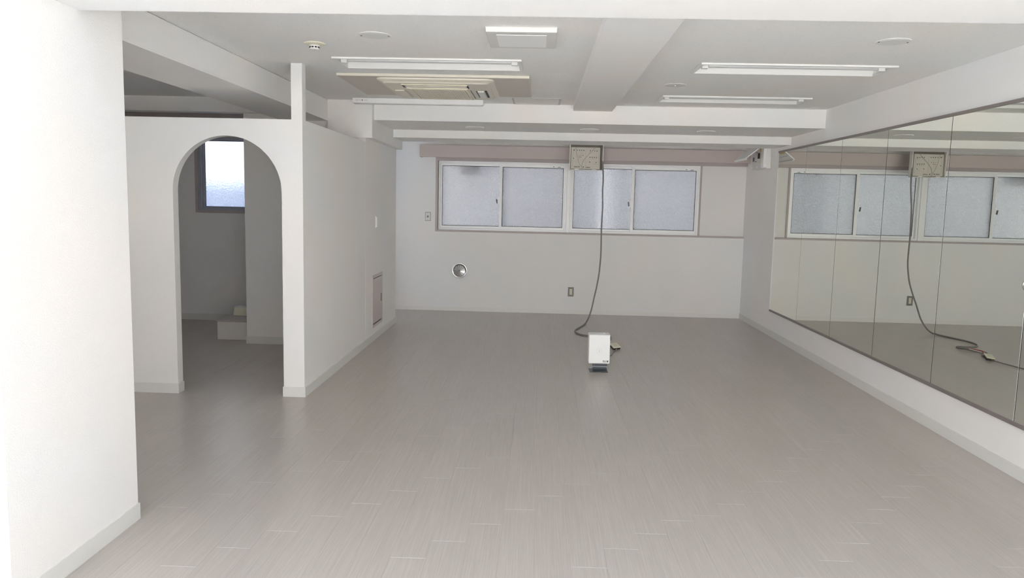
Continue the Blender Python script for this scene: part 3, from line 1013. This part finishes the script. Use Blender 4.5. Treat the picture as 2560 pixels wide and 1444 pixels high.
# ---- hanging cable from the panel to the floor
cab = tube_curve('power_cable', [
    (0.752, 9.668, 2.19), (0.754, 9.66, 2.06), (0.768, 9.625, 1.97), (0.778, 9.615, 1.87), (0.780, 9.60, 1.75), (0.774, 9.58, 1.617), (0.780, 9.53, 1.468), (0.776, 9.53, 1.29), (0.773, 9.53, 1.121),
    (0.778, 9.53, 0.95), (0.778, 9.53, 0.821), (0.770, 9.51, 0.70), (0.758, 9.48, 0.574), (0.729, 9.42, 0.429), (0.705, 9.38, 0.333), (0.685, 9.35, 0.24), (0.667, 9.32, 0.16), (0.630, 9.26, 0.068),
    (0.592, 9.19, 0.014), (0.545, 9.04, 0.009), (0.470, 8.82, 0.009), (0.440, 8.68, 0.009), (0.448, 8.56, 0.009), (0.490, 8.44, 0.009),
    (0.545, 8.38, 0.009), (0.62, 8.35, 0.009), (0.70, 8.35, 0.009), (0.770, 8.35, 0.010), (0.800, 8.27, 0.012), (0.775, 8.17, 0.020), (0.71, 8.12, 0.012), (0.65, 8.08, 0.009),
    (0.63, 8.01, 0.009), (0.69, 7.95, 0.009), (0.75, 7.90, 0.009), (0.775, 7.82, 0.010), (0.785, 7.76, 0.014), (0.790, 7.735, 0.016)], 0.0095, 'cable')
tag(cab, 'grey cable hanging from the control panel and looping over the floor', 'cable')
for pts in ([(0.76, 8.16, 0.024), (0.70, 8.10, 0.022), (0.66, 8.02, 0.012), (0.70, 7.97, 0.012)], [(0.74, 8.16, 0.026), (0.68, 8.11, 0.024), (0.64, 8.03, 0.018), (0.68, 7.99, 0.020)]):
    tube_curve('wire_end', pts, 0.004, 'red', cab)
tube_curve('wire_end', [(0.75, 8.14, 0.026), (0.69, 8.07, 0.014), (0.66, 8.00, 0.010), (0.69, 7.96, 0.020)], 0.004, 'white', cab)

# ---- small cream switch box on the floor
sb = empty('switch_box', (0.806, 7.680, 0.012))
sb.rotation_euler = (math.radians(10), math.radians(-6), math.radians(14))
tag(sb, 'small cream switch box lying on the floor behind the white appliance', 'switch box')
boxes('base', [(-0.036, 0.036, -0.055, 0.055, 0.0, 0.020)], 'dark', sb, 0.003)
boxes('cover', [(-0.039, 0.039, -0.060, 0.060, 0.020, 0.032)], 'cream', sb, 0.004)
boxes('rocker', [(-0.014, 0.014, -0.030, 0.030, 0.031, 0.035)], 'cream_grille', sb, 0.002)
lead = tube_curve('thin_lead', [(0.815, 7.622, 0.012), (0.78, 7.50, 0.005), (0.75, 7.42, 0.005), (0.745, 7.34, 0.005), (0.70, 7.26, 0.005), (0.70, 7.16, 0.005), (0.64, 7.02, 0.005), (0.60, 6.88, 0.006), (0.57, 6.77, 0.02), (0.56, 6.735, 0.06)], 0.004, 'cable')
tag(lead, 'thin dark lead from the switch box to the white appliance', 'cable')

# ---- white appliance on a steel foot
ap = empty('appliance', (0.555, 6.655, 0))
ap.rotation_euler = (0, 0, math.radians(1.5))
tag(ap, 'white box-shaped appliance on a dark steel foot in the middle of the floor', 'appliance')
body = rounded = None
bm = bmesh.new()
vs = box_bm(bm, -0.094, 0.094, -0.062, 0.050, 0.070, 0.326)
for v in vs:
    v.co.y += (v.co.z - 0.07) * 0.06
    if v.co.z > 0.2 and v.co.y > 0:
        v.co.z += 0.004
body = finish('body', bm, 'white', ap, 0.009, 3)
bm = bmesh.new()
yf = -0.0622 + 0.115 * 0.06
for a, b_, c_, d_ in ((-0.022, 0.022, 0.202, 0.2035), (-0.022, 0.022, 0.166, 0.1675), (-0.022, -0.0205, 0.166, 0.2035), (0.0205, 0.022, 0.166, 0.2035), (-0.004, 0.004, 0.176, 0.193)):
    box_bm(bm, a, b_, yf - 0.0012, yf + 0.002, c_, d_)
finish('emblem', bm, 'vent_panel', body)
lb = boxes('rating_label', [(0.030, 0.082, -0.0628, -0.058, 0.083, 0.104)], 'lamp_grey', body)
for a, b_, c_, d_ in ((0.034, 0.044, 0.096, 0.100), (0.034, 0.062, 0.091, 0.093), (0.034, 0.056, 0.087, 0.0885), (0.068, 0.079, 0.087, 0.100)):
    boxes('print', [(a, b_, -0.0634, -0.0626, c_, d_)], 'print', lb)
boxes('button', [(0.035, 0.050, 0.010, 0.020, 0.329, 0.3335)], 'vent_panel', body)
bm = bmesh.new()     # folded steel foot: base plate, rear upright, upper flange
box_bm(bm, -0.082, 0.078, -0.095, 0.050, 0.0, 0.005)
box_bm(bm, -0.048, 0.078, -0.010, 0.050, 0.005, 0.010)
finish('foot_plate', bm, 'steel', ap, 0.002)
bm = bmesh.new()
vs = box_bm(bm, -0.046, 0.077, 0.016, 0.021, 0.008, 0.040)
finish('upright', bm, 'steel', ap, 0.001)
bm = bmesh.new()
vs = box_bm(bm, -0.052, 0.080, -0.030, 0.021, 0.036, 0.041)
finish('flange', bm, 'steel_edge', ap, 0.001)
boxes('bracket', [(-0.050, 0.078, -0.012, 0.020, 0.041, 0.074)], 'steel', ap, 0.001)
cl = tube_curve('plug_lead', [(0.080, 0.055, 0.29), (0.105, 0.075, 0.30), (0.118, 0.085, 0.27), (0.105, 0.08, 0.25), (0.09, 0.07, 0.255)], 0.006, 'cable', ap)

# ---- breaker box with its lid up, on the side wall near the corner
by0, by1 = 9.090, 9.620
bk = empty('breaker_box', (XR, by0, 1.925))
tag(bk, 'white breaker box with its lid propped open, high beside the mirrors', 'breaker box')
H_ = 0.272
boxes('back_case', [(-0.055, -0.001, 0.0, by1 - by0, 0.0, H_)], 'offwhite', bk, 0.006)
boxes('front_cover', [(-0.078, -0.055, 0.125, by1 - by0 - 0.006, 0.004, H_ - 0.004)], 'vent_panel', bk, 0.003)
boxes('end_cover', [(-0.090, -0.040, 0.004, 0.118, 0.008, H_ + 0.004)], 'white', bk, 0.010, 3)
fc = -0.0785
boxes('stain', [(fc - 0.0006, fc + 0.001, 0.128, 0.200, 0.200, H_ - 0.006)], 'yellow', bk)
boxes('stain', [(fc - 0.0006, fc + 0.001, 0.130, 0.165, 0.060, 0.095)], 'yellow', bk)
boxes('breaker', [(fc - 0.012, fc + 0.001, 0.200, 0.250, 0.125, 0.190)], 'dark', bk, 0.002)
boxes('breaker', [(fc - 0.008, fc + 0.001, 0.430, 0.475, 0.100, 0.150)], 'darkgrey', bk, 0.002)
boxes('print', [(fc - 0.0008, fc + 0.001, 0.300, 0.360, 0.198, 0.206)], 'print', bk)
boxes('print', [(fc - 0.0008, fc + 0.001, 0.330, 0.390, 0.092, 0.100)], 'print', bk)
boxes('print', [(fc - 0.0008, fc + 0.001, 0.300, 0.390, 0.175, 0.178)], 'print_faint', bk)
boxes('ledge', [(fc - 0.006, fc + 0.001, 0.130, by1 - by0 - 0.008, 0.056, 0.060)], 'offwhite', bk)
for yy in (0.30, 0.505):
    bm = bmesh.new()
    lathe(bm, [(0.011, 0.0), (0.011, 0.004), (0.006, 0.007)], 14)
    k_ = finish('screw_cap', bm, 'white', bk, smooth=True)
    k_.location = (fc, yy, 0.030)
    k_.rotation_euler = (0, -PI / 2, 0)
lid = empty('lid', (-0.086, 0, H_ + 0.010))
lid.parent = bk
bm = bmesh.new()
box_bm(bm, -0.274, 0.0, 0.0, by1 - by0, -0.006, 0.006)
l1 = finish('lid_plate', bm, 'white', lid, 0.003)
bm = bmesh.new()
box_bm(bm, -0.274, -0.264, 0.0, by1 - by0, -0.022, -0.006)
box_bm(bm, -0.200, -0.196, 0.010, by1 - by0 - 0.010, -0.012, -0.006)
finish('lid_lip', bm, 'offwhite', lid)
boxes('stain', [(-0.15, -0.05, 0.03, 0.22, -0.0068, -0.0058)], 'yellow', lid)
lid.rotation_euler = (0, math.radians(-39.3), 0)

# ---- wall fittings
def plate(name, loc, label, cat, w_, h_, mat, insert_mat, ins, axis, group=None):
    t = empty(name, loc)
    tag(t, label, cat, group)
    if axis == 'x':
        t.rotation_euler = (0, 0, PI / 2)
    boxes('plate', [(-w_ / 2, w_ / 2, -0.007, -0.0005, -h_ / 2, h_ / 2)], mat, t, 0.002)
    return t
ws = plate('wall_socket', (0.442, YB, 0.298), 'grey steel wall socket low under the frosted windows', 'socket', 0.078, 0.126, 'plate_steel', None, None, 'y')
boxes('recess', [(-0.021, 0.021, -0.008, -0.0065, -0.044, 0.044)], 'darkgrey', ws)
for dz in (-0.020, 0.020):
    si = boxes('outlet', [(-0.0175, 0.0175, -0.0105, -0.0075, dz - 0.019, dz + 0.019)], 'cream', ws, 0.002)
    boxes('pin_slot', [(-0.007, -0.0045, -0.0109, -0.0100, dz - 0.007, dz + 0.007)], 'dark', si)
    boxes('pin_slot', [(0.0045, 0.007, -0.0109, -0.0100, dz - 0.007, dz + 0.007)], 'dark', si)
s1 = plate('wall_switch', (-1.483, YB, 1.254), 'white wall plate with dark rim beside the frosted windows', 'switch', 0.072, 0.116, 'darkgrey', None, None, 'y')
boxes('cover', [(-0.032, 0.032, -0.010, -0.0065, -0.054, 0.054)], 'offwhite', s1, 0.001)
boxes('button', [(-0.011, 0.011, -0.012, -0.0095, -0.013, 0.013)], 'plate_steel', s1, 0.001)
for dz in (-0.044, 0.044):
    boxes('screw', [(-0.004, 0.004, -0.0108, -0.0098, dz - 0.003, dz + 0.003)], 'plate_steel', s1)
s2 = plate('wall_switch', (XP + TS, 7.885, 1.228), 'narrow white light switch on the long partition', 'switch', 0.092, 0.120, 'white', None, None, 'x')
boxes('rocker', [(-0.030, 0.012, -0.014, -0.0065, -0.050, 0.050)], 'white', s2, 0.002)
boxes('rim_gap', [(0.012, 0.034, -0.0080, -0.0065, -0.053, 0.053)], 'darkgrey', s2)

# round chrome vent
rv = empty('wall_vent', (-1.050, YB, 0.544))
tag(rv, 'round chrome wall vent with a cone of radiating blades', 'vent')
bm = bmesh.new()
n = 40
prof = [(0.103, 0.0), (0.103, 0.010), (0.097, 0.016), (0.088, 0.014), (0.080, 0.004)]
rings = [[bm.verts.new((r * math.cos(2 * PI * i / n), -h, r * math.sin(2 * PI * i / n))) for i in range(n)] for r, h in prof]
for a_, b_ in zip(rings, rings[1:]):
    for i in range(n):
        bm.faces.new((a_[i], a_[(i + 1) % n], b_[(i + 1) % n], b_[i]))
finish('rim', bm, 'chrome', rv, smooth=True)
bm = bmesh.new()
lathe(bm, [(0.086, 0.0005), (0.086, 0.003)], 40, 'y')
finish('gap_ring', bm, 'dark', rv)
for i in range(12):
    a0, a1 = 2 * PI * i / 12, 2 * PI * (i + 0.94) / 12
    bm = bmesh.new()
    P_ = lambda r, a, h: bm.verts.new((r * math.cos(a), -h, r * math.sin(a)))
    v1, v2, v3, v4 = P_(0.010, a0, 0.022), P_(0.076, a0, 0.010), P_(0.076, a1, 0.005), P_(0.010, a1, 0.020)
    w1, w2, w3, w4 = P_(0.010, a0, 0.019), P_(0.076, a0, 0.007), P_(0.076, a1, 0.002), P_(0.010, a1, 0.017)
    for f in ((v1, v2, v3, v4), (w4, w3, w2, w1), (v1, w1, w2, v2), (v2, w2, w3, v3), (v3, w3, w4, v4), (v4, w4, w1, v1)):
        bm.faces.new(f)
    finish('blade', bm, 'chrome', rv)
bm = bmesh.new()
lathe(bm, [(0.010, 0.012), (0.010, 0.024), (0.005, 0.027)], 16, 'y')
finish('hub', bm, 'plate_steel', rv)

# access door low on the partition
ad = empty('access_door', (XP + TS, 7.927, 0.140))
tag(ad, 'pinkish beige access door low on the long partition', 'access door')
aw_, ah = 0.247, 0.545
bm = bmesh.new()
for a, b_, c_, d_ in ((-aw_, aw_, 0, 0.030), (-aw_, aw_, ah - 0.030, ah), (-aw_, -aw_ + 0.030, 0.030, ah - 0.030), (aw_ - 0.030, aw_, 0.030, ah - 0.030)):
    box_bm(bm, 0.0, 0.010, a, b_, c_, d_)
finish('frame', bm, 'access_frame', ad, 0.0015)
boxes('shadow_gap', [(0.0, 0.0015, -aw_ + 0.03, aw_ - 0.03, 0.03, ah - 0.03)], 'dark', ad)
dd = boxes('door_leaf', [(0.0015, 0.008, -aw_ + 0.034, aw_ - 0.034, 0.042, ah - 0.038)], 'access', ad, 0.001)
boxes('handle', [(0.0075, 0.012, aw_ - 0.085, aw_ - 0.062, 0.235, 0.320)], 'darkgrey', dd, 0.001)

# ---- step and cream carton beyond the arch
stp = empty('step', (-2.6, 7.80, 0))
tag(stp, 'low boxed step with a darker tread beyond the arch', 'step')
boxes('riser', [(-0.670, 0.70, -0.225, 0.60, 0.0, 0.188)], 'step_face', stp, 0.004)
boxes('tread', [(-0.685, 0.70, -0.238, 0.60, 0.188, 0.203)], 'step_top', stp, 0.003)
cx_ = empty('carton', (-3.085, 7.96, 0.203))
tag(cx_, 'small cream carton standing on the step beyond the arch', 'box')
bm = bmesh.new()
vs = box_bm(bm, -0.145, 0.145, -0.07, 0.07, 0, 0.082)
for v in vs[4:]:
    v.co.x *= 0.93
    v.co.y *= 0.93
finish('body', bm, 'cream', cx_, 0.003)
boxes('lid', [(-0.136, 0.136, -0.066, 0.066, 0.082, 0.092)], 'offwhite', cx_, 0.002)

print('planks as parts:', npl)
